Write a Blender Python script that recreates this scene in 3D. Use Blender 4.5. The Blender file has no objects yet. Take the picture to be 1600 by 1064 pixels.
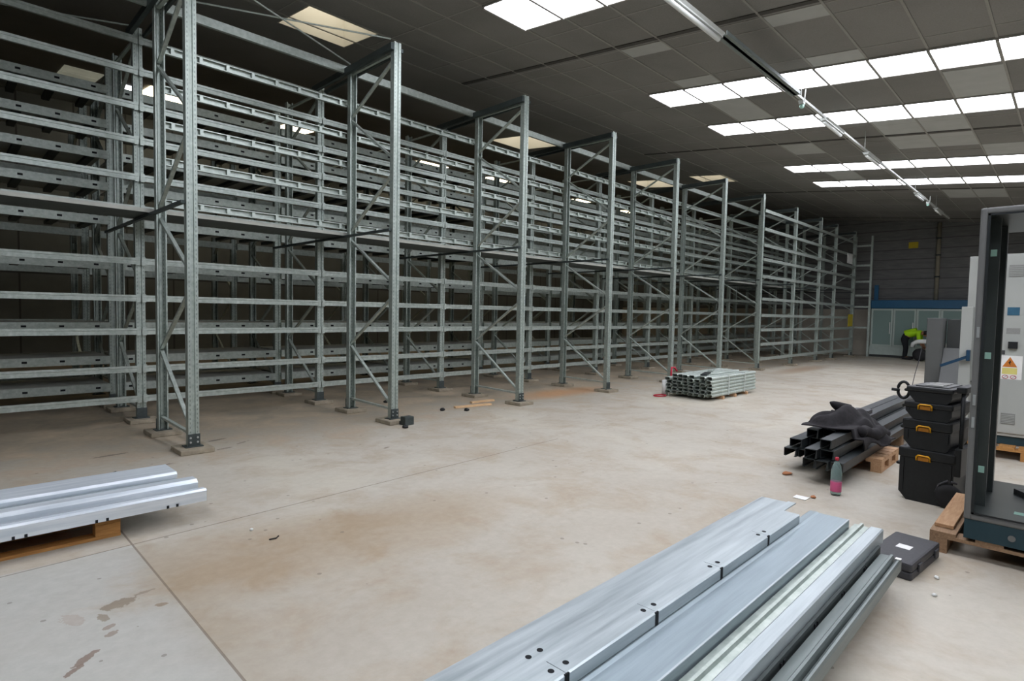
import bpy, bmesh, math, random
from mathutils import Vector, Matrix
random.seed(7)
S = bpy.context.scene
COL = S.collection
S.view_settings.view_transform = 'Standard'
S.view_settings.look = 'None'
S.view_settings.gamma = 1.0
S.view_settings.use_curve_mapping = False
S.view_settings.exposure = -0.25

# ------------------------------------------------------------------ materials
def hexc(h):
    h = h.lstrip('#')
    v = [int(h[i:i+2], 16)/255 for i in (0, 2, 4)]
    return tuple(c/12.92 if c <= .04045 else ((c+.055)/1.055)**2.4 for c in v) + (1.0,)

class NT:
    def __init__(s, name):
        s.m = bpy.data.materials.new(name); s.m.use_nodes = True
        s.t = s.m.node_tree; s.b = s.t.nodes['Principled BSDF']
    def n(s, typ, **kw):
        d = s.t.nodes.new(typ)
        for k, v in kw.items(): setattr(d, k, v)
        return d
    def l(s, a, b): s.t.links.new(a, b)
    def coord(s, kind='Object'):
        return s.n('ShaderNodeTexCoord').outputs[kind]
    def geo(s):
        return s.n('ShaderNodeNewGeometry').outputs['Position']
    def noise(s, vec, scale, detail=3, rough=.55, dist=0.0):
        d = s.n('ShaderNodeTexNoise'); d.inputs['Scale'].default_value = scale
        d.inputs['Detail'].default_value = detail; d.inputs['Roughness'].default_value = rough
        d.inputs['Distortion'].default_value = dist
        s.l(vec, d.inputs['Vector']); return d.outputs['Fac']
    def ramp(s, fac, stops):
        d = s.n('ShaderNodeValToRGB'); e = d.color_ramp.elements
        while len(e) < len(stops): e.new(.5)
        for i, (p, c) in enumerate(stops):
            e[i].position = p; e[i].color = c if len(c) == 4 else tuple(c)+(1,)
        s.l(fac, d.inputs['Fac']); return d.outputs['Color']
    def math(s, op, a, b=None, c=None, clamp=False):
        d = s.n('ShaderNodeMath'); d.operation = op; d.use_clamp = clamp
        for i, v in enumerate((a, b, c)):
            if v is None: continue
            if isinstance(v, (int, float)): d.inputs[i].default_value = v
            else: s.l(v, d.inputs[i])
        return d.outputs[0]
    def mix(s, fac, a, b, blend='MIX'):
        d = s.n('ShaderNodeMix'); d.data_type = 'RGBA'; d.blend_type = blend
        if isinstance(fac, (int, float)): d.inputs[0].default_value = fac
        else: s.l(fac, d.inputs[0])
        for i, v in ((6, a), (7, b)):
            if isinstance(v, tuple): d.inputs[i].default_value = v
            else: s.l(v, d.inputs[i])
        return d.outputs[2]
    def bump(s, h, strength=.2, dist=.01):
        d = s.n('ShaderNodeBump'); d.inputs['Strength'].default_value = strength
        d.inputs['Distance'].default_value = dist
        s.l(h, d.inputs['Height']); s.l(d.outputs['Normal'], s.b.inputs['Normal'])
    def sep(s, vec):
        d = s.n('ShaderNodeSeparateXYZ'); s.l(vec, d.inputs[0]); return d.outputs
    def map(s, vec, scale):
        d = s.n('ShaderNodeMapping'); d.inputs['Scale'].default_value = scale
        s.l(vec, d.inputs['Vector']); return d.outputs['Vector']
    def set(s, col=None, rough=None, metal=None, spec=None):
        if col is not None:
            if isinstance(col, tuple): s.b.inputs['Base Color'].default_value = col
            else: s.l(col, s.b.inputs['Base Color'])
        if rough is not None:
            if isinstance(rough, (int, float)): s.b.inputs['Roughness'].default_value = rough
            else: s.l(rough, s.b.inputs['Roughness'])
        if metal is not None: s.b.inputs['Metallic'].default_value = metal
        if spec is not None: s.b.inputs['Specular IOR Level'].default_value = spec
        return s.m

def plain(name, h, rough=.6, metal=0.0, var=.12, scale=9.0, spec=.4):
    t = NT(name); c = hexc(h)
    f = t.noise(t.coord(), scale, 4)
    lo = tuple(x*(1-var) for x in c[:3])+(1,); hi = tuple(min(1, x*(1+var)) for x in c[:3])+(1,)
    return t.set(t.ramp(f, [(.3, lo), (.7, hi)]), rough, metal, spec)

def galv(name, lo, hi, rough=.42, metal=.55, perf=False, scale=18, streak=(1, 1, 1)):
    t = NT(name); o = t.coord()
    v = t.map(o, streak)
    f = t.noise(v, scale, 4, .6)
    c = t.ramp(f, [(.3, hexc(lo)), (.7, hexc(hi))])
    r = t.ramp(f, [(.2, (rough-.08,)*3), (.8, (rough+.1,)*3)])
    if perf:
        x, y, z = t.sep(o)
        ax = t.math('ABSOLUTE', x)
        dx = t.math('ABSOLUTE', t.math('SUBTRACT', ax, .036))
        inx = t.math('LESS_THAN', dx, .005)
        zz = t.math('MODULO', z, .05)
        inz = t.math('LESS_THAN', zz, .022)
        c = t.mix(t.math('MULTIPLY', t.math('MULTIPLY', inx, inz), .42), c, hexc('#2c3330'))
    return t.set(c, r, metal, .5)

M = {}
M['galv'] = galv('galvanised_steel', '#a1aca4', '#c2cbc4')
M['galv_post'] = galv('galvanised_post', '#929d96', '#b3bdb5', perf=True)
M['galv_bright'] = galv('galvanised_sheet', '#a2adb0', '#c0c9cb', rough=.34, metal=.5, scale=5, streak=(.35, 6, 6))
M['galv_mid'] = galv('galvanised_dull_and_shade', '#87959b', '#9caab0', rough=.4, metal=.5, scale=5, streak=(.35, 6, 6))
M['galv_deck'] = galv('galvanised_deck', '#a3a59c', '#b9bbb2', rough=.6, metal=.1, scale=4)
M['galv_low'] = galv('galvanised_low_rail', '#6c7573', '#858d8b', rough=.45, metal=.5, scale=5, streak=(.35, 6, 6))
M['walk'] = plain('walkway_sheet', '#59605f', .6, .2, .1, 4)
M['galv_dark'] = galv('dark_zinc_and_recess_shade', '#3a4140', '#4b5352', rough=.5, metal=.5)
M['zinc_pale'] = galv('pale_zinc_cladding', '#c3ced6', '#e6ecf0', rough=.33, metal=.35, scale=4, streak=(.4, 6, 6))
M['tie'] = plain('dark_tie_and_bar_shade', '#454d4c', .5, .5)
M['bolt'] = plain('bolt_zinc', '#b8bcba', .35, .7)
M['hole'] = plain('hole_shadowless_black', '#14171a', .9)
M['steel_black'] = plain('black_coated_steel', '#34393a', .45, .35, .25, 20)
M['plastic_black'] = plain('black_plastic', '#16191a', .5, 0, .25, 30)
M['plastic_dark'] = plain('charcoal_plastic', '#3f3f42', .55, 0, .12, 60)
M['rubber'] = plain('rubber', '#1b1b1c', .75)
M['yellow'] = plain('yellow_latch', '#e0a214', .45)
M['amber'] = plain('amber_latch_inset', '#a56a10', .5)
M['cloth_black'] = plain('black_cloth', '#232123', .9, 0, .3, 25)
M['concrete_pad'] = plain('concrete_pad', '#8f8674', .9, 0, .2, 14)
M['white'] = plain('white_plastic', '#dadcd8', .5, 0, .04)
M['paper'] = plain('white_paper', '#e8e8e4', .8, 0, .05)
M['cab_light'] = plain('light_grey_enamel', '#a9aca6', .42, 0, .04, 3)
M['cab_vent'] = plain('vent_grey', '#8b8c88', .6, 0, .08, 80)
M['cab_frame'] = plain('grey_enamel', '#6f706e', .4, .2, .05, 4)
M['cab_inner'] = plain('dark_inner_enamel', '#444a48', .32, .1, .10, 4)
M['cab_glass'] = plain('dark_gasket', '#1d2122', .4)
M['teal'] = plain('dark_teal_plinth', '#203a42', .5, 0, .1, 5)
M['slab'] = plain('charcoal_enamel', '#4e504f', .5, 0, .05, 3)
M['slab_dark'] = plain('dark_enamel', '#2e3130', .5, 0, .05, 3)
M['blue'] = plain('blue_enamel', '#1a5375', .45, 0, .06)
M['blue_dark'] = plain('blue_handle', '#1e3f58', .4)
M['screen'] = plain('display_screen', '#3d6379', .25)
M['sticker'] = plain('pale_green_sticker', '#a9d3c4', .6, 0, .03)
M['orange'] = plain('orange_print', '#c8772b', .6, 0, .05)
M['pale_yellow'] = plain('pale_yellow_print', '#d8cf7a', .6, 0, .05)
M['red'] = plain('red_strap', '#b32a3d', .6, 0, .1)
M['pink'] = plain('pink_label', '#cc5a86', .5, 0, .08)
M['sign_yellow'] = plain('yellow_sign', '#b9a622', .6, 0, .08)
M['hivis'] = plain('hi_vis_fabric', '#a9dd1c', .8, 0, .08)
M['trouser'] = plain('dark_trousers', '#1c2023', .9)
M['skin'] = plain('skin', '#9a6a50', .6)
M['hair'] = plain('dark_hair', '#1d1613', .8)
M['fridge'] = plain('fridge_frame', '#a9b5ae', .4, .2, .05)
M['pipe'] = plain('beige_pipe', '#8b8574', .6, 0, .1)
M['track'] = plain('pale_track', '#b9bdb8', .45, .2, .06)
M['trunk'] = plain('grey_trunking', '#7c8683', .45, .2, .05)
M['tube'] = plain('tube_diffuser', '#dfe3df', .35, 0, .03)
M['strap'] = plain('white_strap', '#c4c9c6', .5, 0, .05)
M['brown'] = plain('brown_scrap', '#a8704c', .9, 0, .25, 30)

def wood(name, a, b):
    t = NT(name); o = t.coord()
    f = t.noise(t.map(o, (2.5, 22, 22)), 3.2, 5, .6, .6)
    g = t.noise(o, 3, 3)
    c = t.mix(t.math('MULTIPLY', g, .45), t.ramp(f, [(.3, hexc(a)), (.72, hexc(b))]), hexc('#7a4f2a'))
    t.bump(f, .25, .004)
    return t.set(c, .75)
M['wood'] = wood('pallet_pine', '#a8743a', '#cf9a57')
M['wood_pale'] = wood('pale_pine', '#b88f68', '#d5b08a')
M['wood_old'] = wood('weathered_pine', '#7d654d', '#a3886a')
M['scrap'] = wood('fresh_split_wood', '#d9b184', '#f0d3a8')

def clear(name, col, rough=.05, alpha=.3):
    t = NT(name); t.set(hexc(col), rough)
    t.b.inputs['Transmission Weight'].default_value = 1-alpha
    t.b.inputs['IOR'].default_value = 1.2
    return t.m
M['bottle'] = clear('clear_bottle_plastic', '#b9d2cf', .08, .25)
M['bottle'].node_tree.nodes['Principled BSDF'].inputs['IOR'].default_value = 1.1

t = NT('fridge_glass'); t.set(hexc('#7b8f8a'), .15, 0, .6); M['fridge_glass'] = t.m

def emit(name, col, strength, dirt=.25, sc=2.0):
    t = NT(name); o = t.coord()
    f = t.noise(o, sc, 4)
    c = hexc(col)
    e = t.ramp(f, [(.35, tuple(x*(1-dirt) for x in c[:3])), (.6, c)])
    t.set(hexc('#d8d8d4'), .6)
    t.l(e, t.b.inputs['Emission Color']); t.b.inputs['Emission Strength'].default_value = strength
    return t.m
M['sky_pane'] = emit('daylit_skylight_pane', '#f2f4ff', 13.0)
M['sky_pane_small'] = emit('daylit_roof_light', '#fff8ea', 4.2)
M['sky_far'] = emit('daylit_far_roof_light', '#ffedc8', 9.0)
M['sky_dim'] = emit('dusty_roof_light', '#b9b9a4', .35)
t = NT('well_lining'); t.set(hexc('#bdb9ac'), .8); M['well'] = t.m

# floor
def floor_mat():
    t = NT('worn_concrete'); p = t.coord(); x, y, z = t.sep(p)
    n1 = t.noise(p, .35, 5, .6, .3); n2 = t.noise(p, 1.7, 6, .65, .4); n3 = t.noise(p, 14, 5, .7); n4 = t.noise(p, 38, 3, .6)
    base = t.ramp(n1, [(.35, hexc('#aaa395')), (.55, hexc('#b4afa2')), (.7, hexc('#bcb6a6'))])
    base = t.mix(t.ramp(n2, [(.46, (0, 0, 0)), (.68, (.6,)*3)]), base, hexc('#a08f78'))
    # blue-grey clean slab towards the near edge of the hall
    cool = t.math('MULTIPLY', t.math('LESS_THAN', x, -1.09), t.math('LESS_THAN', y, -2.45))
    base = t.mix(t.math('MULTIPLY', cool, .7), base, hexc('#aeb0aa'))
    # brown dust under and in front of the racks
    yy = t.math('ADD', y, t.math('MULTIPLY', t.math('SUBTRACT', n2, .5), 2.2))
    dust = t.math('MULTIPLY_ADD', yy, .42, .45, clamp=True)
    dustc = t.ramp(n2, [(.3, hexc('#6d6558')), (.5, hexc('#938672')), (.7, hexc('#b09d86'))])
    base = t.mix(t.math('MULTIPLY', dust, .85), base, dustc)
    # rusty patch and dark streaks
    def blob(cx, cy, rx, ry, amp=.5, nz=n2):
        u = t.math('DIVIDE', t.math('SUBTRACT', x, cx), rx); v = t.math('DIVIDE', t.math('SUBTRACT', y, cy), ry)
        d = t.math('ADD', t.math('MULTIPLY', u, u), t.math('MULTIPLY', v, v))
        d = t.math('ADD', d, t.math('MULTIPLY', t.math('SUBTRACT', nz, .5), amp*4))
        return t.math('SUBTRACT', 1.0, t.math('SMOOTH_MIN', d, 1.0, .3), clamp=True)
    base = t.mix(t.math('MULTIPLY', blob(7.0, .55, 1.6, .55), .8), base, hexc('#b88a5e'))
    base = t.mix(t.math('MULTIPLY', blob(17, -.8, 2.6, .45), .6), base, hexc('#8b6b4d'))
    base = t.mix(t.math('MULTIPLY', blob(-.45, -3.15, 1.0, .6, .9), .8), base, hexc('#9c8a72'))
    base = t.mix(t.math('MULTIPLY', blob(.35, -3.3, 1.3, .6, .9), .7), base, hexc('#9c8a72'))
    def puddle(cx, cy, rx, ry, ang, col, amt):
        ca, sa = math.cos(ang), math.sin(ang)
        dx = t.math('SUBTRACT', x, cx); dy = t.math('SUBTRACT', y, cy)
        u = t.math('DIVIDE', t.math('ADD', t.math('MULTIPLY', dx, ca), t.math('MULTIPLY', dy, sa)), rx)
        v = t.math('DIVIDE', t.math('SUBTRACT', t.math('MULTIPLY', dy, ca), t.math('MULTIPLY', dx, sa)), ry)
        d = t.math('ADD', t.math('MULTIPLY', u, u), t.math('MULTIPLY', v, v))
        d = t.math('ADD', d, t.math('MULTIPLY', t.math('SUBTRACT', n4, .5), 3.2))
        return t.math('MULTIPLY', t.math('LESS_THAN', d, 1.0), amt)
    for a in PUDDLES:
        base = t.mix(puddle(*a), base, hexc(a[5]))
    # saw-cut joints between slabs
    jx = t.math('LESS_THAN', t.math('ABSOLUTE', t.math('ADD', x, 1.092)), .006)
    jy = t.math('LESS_THAN', t.math('ABSOLUTE', t.math('SUBTRACT', t.math('ADD', y, 2.44), t.math('MULTIPLY', t.math('ADD', x, 1.09), .05))), .006)
    jx = t.math('MULTIPLY', jx, t.math('LESS_THAN', y, -2.1))
    j = t.math('MAXIMUM', jx, t.math('MULTIPLY', jy, t.math('LESS_THAN', x, 3.6)))
    base = t.mix(t.math('MULTIPLY', j, .7), base, hexc('#5e5244'))
    near = t.math('SUBTRACT', 1.0, t.math('MULTIPLY', t.math('ABSOLUTE', t.math('ADD', x, 1.05)), 5), clamp=True)
    base = t.mix(t.math('MULTIPLY', t.math('MULTIPLY', near, n2), t.math('MULTIPLY', t.math('LESS_THAN', y, -2.5), .5)), base, hexc('#8f8069'))
    vo = t.n('ShaderNodeTexVoronoi'); vo.inputs['Scale'].default_value = 4.5; t.l(p, vo.inputs['Vector'])
    spk = t.math('LESS_THAN', t.math('ADD', vo.outputs['Distance'], t.math('MULTIPLY', n3, .04)), .085)
    base = t.mix(t.math('MULTIPLY', spk, .55), base, hexc('#6a6258'))
    base = t.mix(.18, base, t.ramp(n3, [(.3, (.2, .2, .2)), (.7, (.8, .8, .8))]), 'SOFT_LIGHT')
    t.bump(n3, .15, .004)
    return t.set(base, t.ramp(n2, [(.3, (.55,)*3), (.8, (.8,)*3)]), 0, .35)
PUDDLES = [(-1.33, -3.29, .085, .05, .2, '#857a6a', .9), (-1.2, -3.235, .05, .014, .1, '#8a8071', .9),
           (-1.42, -3.40, .022, .05, .1, '#857a6a', .8), (-1.415, -3.52, .035, .018, .5, '#8a7d70', .8),
           (-1.42, -3.60, .035, .02, .6, '#8a7d70', .8), (-1.55, -3.76, .075, .022, .75, '#7f7064', .9),
           (-1.60, -3.83, .05, .016, .7, '#7f7064', .9), (-1.535, -3.32, .04, .08, .3, '#a2968a', .6),
           (-1.17, -3.45, .03, .02, -.4, '#857560', .8),
           (.38, .45, .12, .03, .3, '#5f564a', .8), (.30, -.05, .10, .025, .2, '#665c4f', .7), (-.42, -.38, .12, .03, .1, '#665c4f', .7), (.55, .12, .08, .02, .5, '#665c4f', .7), (-.7, .4, .16, .03, .15, '#5f564a', .7), (1.7, -1.2, .05, .02, .4, '#6d6253', .7)]
M['floor'] = floor_mat()

def ceil_mat():
    t = NT('acoustic_ceiling_tile'); p = t.coord()
    f = t.noise(p, .5, 4); g = t.noise(p, 60, 2)
    c = t.ramp(f, [(.3, hexc('#7d7c78')), (.7, hexc('#8d8b87'))])
    c = t.mix(.15, c, t.ramp(g, [(.3, (.2,)*3), (.7, (.8,)*3)]), 'SOFT_LIGHT')
    return t.set(c, .9, 0, .2)
M['ceiling'] = ceil_mat()
M['tile_light'] = plain('pale_ceiling_tile', '#b0b2ae', .9, 0, .05, 3)
M['tbar'] = plain('ceiling_t_bar', '#98968f', .7, 0, .05)
M['seam'] = plain('dark_ceiling_seam', '#4c4a46', .9)

def clad_mat():
    t = NT('dark_horizontal_cladding'); p = t.coord(); x, y, z = t.sep(p)
    m = t.math('MODULO', z, .42)
    line = t.math('LESS_THAN', m, .04)
    f = t.noise(t.map(p, (1, 1, 5)), 2.2, 4)
    c = t.ramp(f, [(.3, hexc('#686968')), (.7, hexc('#797977'))])
    c = t.mix(t.math('MULTIPLY', line, .55), c, hexc('#43423f'))
    return t.set(c, .8, 0, .3)
M['clad'] = clad_mat()
M['wall_pale'] = plain('pale_rendered_wall', '#aaa497', .9, 0, .1, 2)

def panel_mat():
    t = NT('grey_wall_panels'); p = t.coord(); x, y, z = t.sep(p)
    m = t.math('LESS_THAN', t.math('MODULO', t.math('ADD', x, 40), 1.2), .04)
    k = t.math('LESS_THAN', t.math('MODULO', z, 2.4), .05)
    c = t.mix(t.math('MULTIPLY', t.math('MAXIMUM', m, k), .6), t.ramp(t.noise(p, 1.2, 4), [(.3, hexc('#636663')), (.7, hexc('#747774'))]), hexc('#262624'))
    return t.set(c, .9)
M['panel'] = panel_mat()

# ------------------------------------------------------------------ mesh helpers
class MB:
    def __init__(s): s.bm = bmesh.new()
    def box(s, x0, x1, y0, y1, z0, z1, bevel=0):
        g = bmesh.ops.create_cube(s.bm, size=1.0)
        for v in g['verts']:
            v.co = Vector(((x0+x1)/2+v.co.x*(x1-x0), (y0+y1)/2+v.co.y*(y1-y0), (z0+z1)/2+v.co.z*(z1-z0)))
        if bevel:
            es = list({e for v in g['verts'] for e in v.link_edges})
            bmesh.ops.bevel(s.bm, geom=es, offset=bevel, segments=2, affect='EDGES', profile=.6)
        return s
    def bar(s, a, b, w, h, up=(0, 0, 1)):
        a, b = Vector(a), Vector(b); d = (b-a).normalized(); u = Vector(up)
        r = d.cross(u)
        if r.length < 1e-4: r = d.cross(Vector((1, 0, 0)))
        r.normalize(); u = r.cross(d)
        vs = []
        for c in (a, b):
            for i, j in ((-1, -1), (1, -1), (1, 1), (-1, 1)):
                vs.append(s.bm.verts.new(c+r*(i*w/2)+u*(j*h/2)))
        for f in ((3, 2, 1, 0), (4, 5, 6, 7), (0, 1, 5, 4), (1, 2, 6, 5), (2, 3, 7, 6), (3, 0, 4, 7)):
            s.bm.faces.new([vs[i] for i in f])
        return s
    def tube(s, pts, r, n=8, closed=False):
        pts = [Vector(p) for p in pts]; rings = []
        N = len(pts)
        for i, p in enumerate(pts):
            if closed: d = pts[(i+1) % N]-pts[i-1]
            else: d = pts[min(i+1, N-1)]-pts[max(i-1, 0)]
            d.normalize()
            a = d.cross(Vector((0, 0, 1)))
            if a.length < 1e-3: a = d.cross(Vector((1, 0, 0)))
            a.normalize(); b = a.cross(d)
            rr = r[i] if isinstance(r, (list, tuple)) else r
            rings.append([s.bm.verts.new(p+a*(math.cos(2*math.pi*k/n)*rr)+b*(math.sin(2*math.pi*k/n)*rr)) for k in range(n)])
        for i in range(N if closed else N-1):
            A, B = rings[i], rings[(i+1) % N]
            for k in range(n): s.bm.faces.new((A[k], A[(k+1) % n], B[(k+1) % n], B[k]))
        if not closed:
            s.bm.faces.new(rings[0][::-1]); s.bm.faces.new(rings[-1])
        return s
    def lathe(s, prof, c=(0, 0, 0), n=20, axis='z'):
        c = Vector(c); rings = []
        for r, h in prof:
            ring = []
            for k in range(n):
                a = 2*math.pi*k/n
                if axis == 'z': v = Vector((r*math.cos(a), r*math.sin(a), h))
                elif axis == 'x': v = Vector((h, r*math.cos(a), r*math.sin(a)))
                else: v = Vector((r*math.sin(a), h, r*math.cos(a)))
                ring.append(s.bm.verts.new(c+v))
            rings.append(ring)
        for A, B in zip(rings, rings[1:]):
            for k in range(n): s.bm.faces.new((A[k], A[(k+1) % n], B[(k+1) % n], B[k]))
        s.bm.faces.new(rings[0][::-1]); s.bm.faces.new(rings[-1])
        return s
    def ext(s, prof, a0, a1, axis='x'):
        """closed 2-D profile extruded along an axis: 'x' -> (y,z), 'z' -> (x,y), 'y' -> (x,z)"""
        def P(p, a):
            return Vector((a, p[0], p[1])) if axis == 'x' else Vector((p[0], p[1], a)) if axis == 'z' else Vector((p[0], a, p[1]))
        A = [s.bm.verts.new(P(p, a0)) for p in prof]; B = [s.bm.verts.new(P(p, a1)) for p in prof]
        n = len(prof)
        for k in range(n): s.bm.faces.new((A[k], A[(k+1) % n], B[(k+1) % n], B[k]))
        s.bm.faces.new(A[::-1]); s.bm.faces.new(B)
        return s
    def sheet(s, pts, th, a0, a1, axis='x'):
        """open polyline given a thickness and extruded"""
        n = len(pts); off = []
        for i in range(n):
            p0 = pts[max(i-1, 0)]; p1 = pts[min(i+1, n-1)]
            d = Vector((p1[0]-p0[0], p1[1]-p0[1])).normalized()
            nn = Vector((d.y, -d.x))
            if 0 < i < n-1:
                d1 = Vector((pts[i][0]-p0[0], pts[i][1]-p0[1])).normalized()
                k = max(.4, abs(nn.dot(Vector((d1.y, -d1.x)))))
            else: k = 1
            off.append((pts[i][0]-nn.x*th/k, pts[i][1]-nn.y*th/k))
        return s.ext(list(pts)+off[::-1], a0, a1, axis)
    def mesh(s, name, mat, smooth=False):
        bmesh.ops.recalc_face_normals(s.bm, faces=s.bm.faces)
        me = bpy.data.meshes.new(name); s.bm.to_mesh(me); s.bm.free()
        if smooth: me.polygons.foreach_set('use_smooth', [True]*len(me.polygons))
        me.materials.append(M[mat] if isinstance(mat, str) else mat)
        return me
    def build(s, name, mat, parent=None, smooth=False, loc=None):
        return link(name, s.mesh(name, mat, smooth), parent, loc)

def link(name, me, parent=None, loc=None, rotz=0):
    o = bpy.data.objects.new(name, me); COL.objects.link(o)
    if loc is not None: o.location = loc
    if rotz: o.rotation_euler.z = rotz
    if parent is not None: o.parent = parent
    return o

def tag(o, label, cat, group=None):
    o['label'] = label; o['category'] = cat
    if group: o['group'] = group
    return o
def thing(name, label, cat, loc=(0, 0, 0), rotz=0, group=None):
    o = link(name, None, None, loc, rotz); return tag(o, label, cat, group)
def struct(o): o['kind'] = 'structure'; return o

ORD = ['first', 'second', 'third', 'fourth', 'fifth', 'sixth', 'seventh', 'eighth', 'ninth', 'tenth', 'eleventh', 'twelfth']

# ------------------------------------------------------------------ camera (solved from the rack's vanishing lines)
F, YAW, PIT, ROL = 895.246, 0.7794092, -0.0482402, 0.0186748
CAM = Vector((-2.00194, -6.88413, 1.6))
fw = Vector((math.cos(YAW)*math.cos(PIT), math.sin(YAW)*math.cos(PIT), math.sin(PIT)))
r0 = Vector((math.sin(YAW), -math.cos(YAW), 0)); u0 = r0.cross(fw)
c_, s_ = math.cos(ROL), math.sin(ROL)
rr, uu = r0*c_+u0*s_, -r0*s_+u0*c_
cd = bpy.data.cameras.new('camera'); cam = bpy.data.objects.new('camera', cd); COL.objects.link(cam)
mw = Matrix((rr, uu, -fw)).transposed().to_4x4(); mw.translation = CAM; cam.matrix_world = mw
cd.sensor_width = 36.0; cd.lens = 36*F/1600; cd.clip_end = 200; cd.clip_start = .05
S.camera = cam

# ------------------------------------------------------------------ the hall
XF, XN, YB, YR = 27.6, -9.0, 12.9, -11.5      # far wall, near wall, back wall, right wall
Z0, SL = 6.0, .111                             # ceiling height at y = 0 and its slope
def cz(y): return Z0+SL*y
struct(MB().box(XN-.3, XF+.3, YR-.3, YB+.3, -.2, 0).build('floor', 'floor'))
# far wall: pale render below, cladding above
w = struct(MB().box(XF, XF+.25, YR, YB, 0, 8.0).build('wall_far', 'clad'))
struct(MB().box(XF-.06, XF-.002, -.42, YB, 0, 2.05).build('wall_far_dado', 'wall_pale'))
struct(MB().box(XN, XF, YB, YB+.25, 0, 8.0).build('wall_back', 'panel'))
struct(MB().box(XN, XF, YR-.25, YR, 0, 8.0).build('wall_right', 'panel'))
m = MB()   # unseen near wall; door opening added to let in sky fill light
m.box(XN-.25, XN, YR, -10.2, 0, 8).box(XN-.25, XN, -4.6, YB, 0, 8).box(XN-.25, XN, -10.2, -4.6, 4.2, 8)
struct(m.build('wall_near', 'panel'))

# roof lights that pierce the ceiling (x0, x1, y0, y1)
WELLS = [(2.09, 3.3, 1.6, 2.73), (16.0, 17.2, 1.5, 2.7), (9.5, 10.85, 3.85, 5.55), (16.4, 17.8, 3.75, 5.4)]
FAR = [(.25, 1.0, 9.9, 11.9), (1.45, 1.75, 10.5, 10.9), (1.95, 3.0, 9.85, 11.3), (5.6, 6.5, 10.4, 11.4), (10.9, 12.2, 10.8, 11.8),
       (14.3, 15.4, 10.6, 11.8), (20.2, 21.2, 10.7, 11.6), (24.2, 25.0, 10.6, 11.4)]
def slab_rects(x0, x1, y0, y1, holes):
    xs = sorted({x0, x1, *[h[0] for h in holes], *[h[1] for h in holes]}); ys = sorted({y0, y1, *[h[2] for h in holes], *[h[3] for h in holes]})
    for a, b in zip(xs, xs[1:]):
        for c, d in zip(ys, ys[1:]):
            mx, my = (a+b)/2, (c+d)/2
            if not any(h[0] < mx < h[1] and h[2] < my < h[3] for h in holes): yield a, b, c, d
def sloped(mb, x0, x1, y0, y1, zb, zt):
    """box that follows the ceiling slope: from zb to zt above the ceiling plane"""
    vs = []
    for x in (x0, x1):
        for y in (y0, y1):
            for z in (zb, zt): vs.append(mb.bm.verts.new((x, y, cz(y)+z)))
    for f in ((0, 1, 3, 2), (4, 6, 7, 5), (0, 4, 5, 1), (2, 3, 7, 6), (0, 2, 6, 4), (1, 5, 7, 3)):
        mb.bm.faces.new([vs[i] for i in f])
    return mb
m = MB()
for r in slab_rects(XN-.3, XF+.3, YR-.3, YB+.3, WELLS): sloped(m, *r, 0, .12)
ceiling = struct(m.build('ceiling', 'ceiling'))
# T-bars and seams
m = MB(); y = .06
k = 0
for k in range(-3, 16):
    y = .06-.75*k
    if YR < y < YB: sloped(m, XN, XF, y-.016, y+.016, -.012, .002)
SEAM = [5.72+6.9*j for j in range(-2, 4)]
for s in SEAM:
    for d in (.13, .48, 1.78, 3.08, 4.7, 6.03):
        if s+d < XF: sloped(m, s+d-.009, s+d+.009, YR, 2.3, -.006, .002)
struct(m.build('ceiling_t_bars', 'tbar'))
m = MB()
for s in SEAM: sloped(m, s-.04, s+.05, YR, 2.3, -.012, .002)
struct(m.build('ceiling_seam_covers', 'seam'))
m = MB()
TILES = [(5.85, 6.2, -1.44, -2.19), (7.5, 7.92, -1.44, -2.19), (5.85, 6.2, -3.69, -4.44), (7.5, 7.92, -3.69, -4.44), (8.83, 10.38, -1.44, -2.19),
         (9.0, 10.4, -5.19, -5.94), (11.35, 12.55, -3.69, -5.19), (12.76, 13.95, -3.69, -5.19), (12.74, 13.85, -1.44, -2.19),
         (16.05, 17.5, -1.44, -2.19), (14.0, 15.1, -5.19, -6.69), (19.7, 21.2, -3.7, -5.2)]
for x0, x1, y0, y1 in TILES: sloped(m, x0, x1, y1+.015, y0-.015, -.006, .002)
struct(m.build('ceiling_pale_tiles', 'tile_light'))
# continuous daylight strips: window_n > pane, frame
STRIPS = [(-3.4, -2.5), (1.03, 1.9), (3.56, 4.43), (7.94, 8.79), (10.42, 11.32), (15.13, 16.02), (17.63, 18.54)]
def strip(i, x0, x1):
    r = struct(link('window_%d' % i, None, None, (0, 0, 0)))
    y = -.69; n = 0
    while y > YR+.9:
        o = sloped(MB(), x0, x1, y-.735, y-.015, -.02, -.004).build('pane', 'sky_pane', r); struct(o)
        y -= .75
    mm = MB(); yy = -.69
    while yy > YR+.8:
        sloped(mm, x0, x1, yy-.02, yy+.02, -.045, 0); yy -= .75
    sloped(mm, x0-.025, x0, YR+.8, -.69, -.03, 0); sloped(mm, x1, x1+.025, YR+.8, -.69, -.03, 0)
    struct(mm.build('frame', 'tbar', r))
for i, (a, b) in enumerate(STRIPS): strip(i+1, a, b)
wi = len(STRIPS)+1
for x0, x1, y0, y1 in WELLS:
    r = struct(link('window_%d' % wi, None)); wi += 1
    m = MB(); h = .75; e = .02
    sloped(m, x0, x0+e, y0, y1, -.004, h); sloped(m, x1-e, x1, y0, y1, -.004, h)
    sloped(m, x0+e, x1-e, y0, y0+e, -.004, h); sloped(m, x0+e, x1-e, y1-e, y1, -.004, h)
    struct(m.build('well', 'well', r))
    struct(sloped(MB(), x0, x1, y0, y1, h, h+.03).build('pane', 'sky_pane_small', r))
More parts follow.
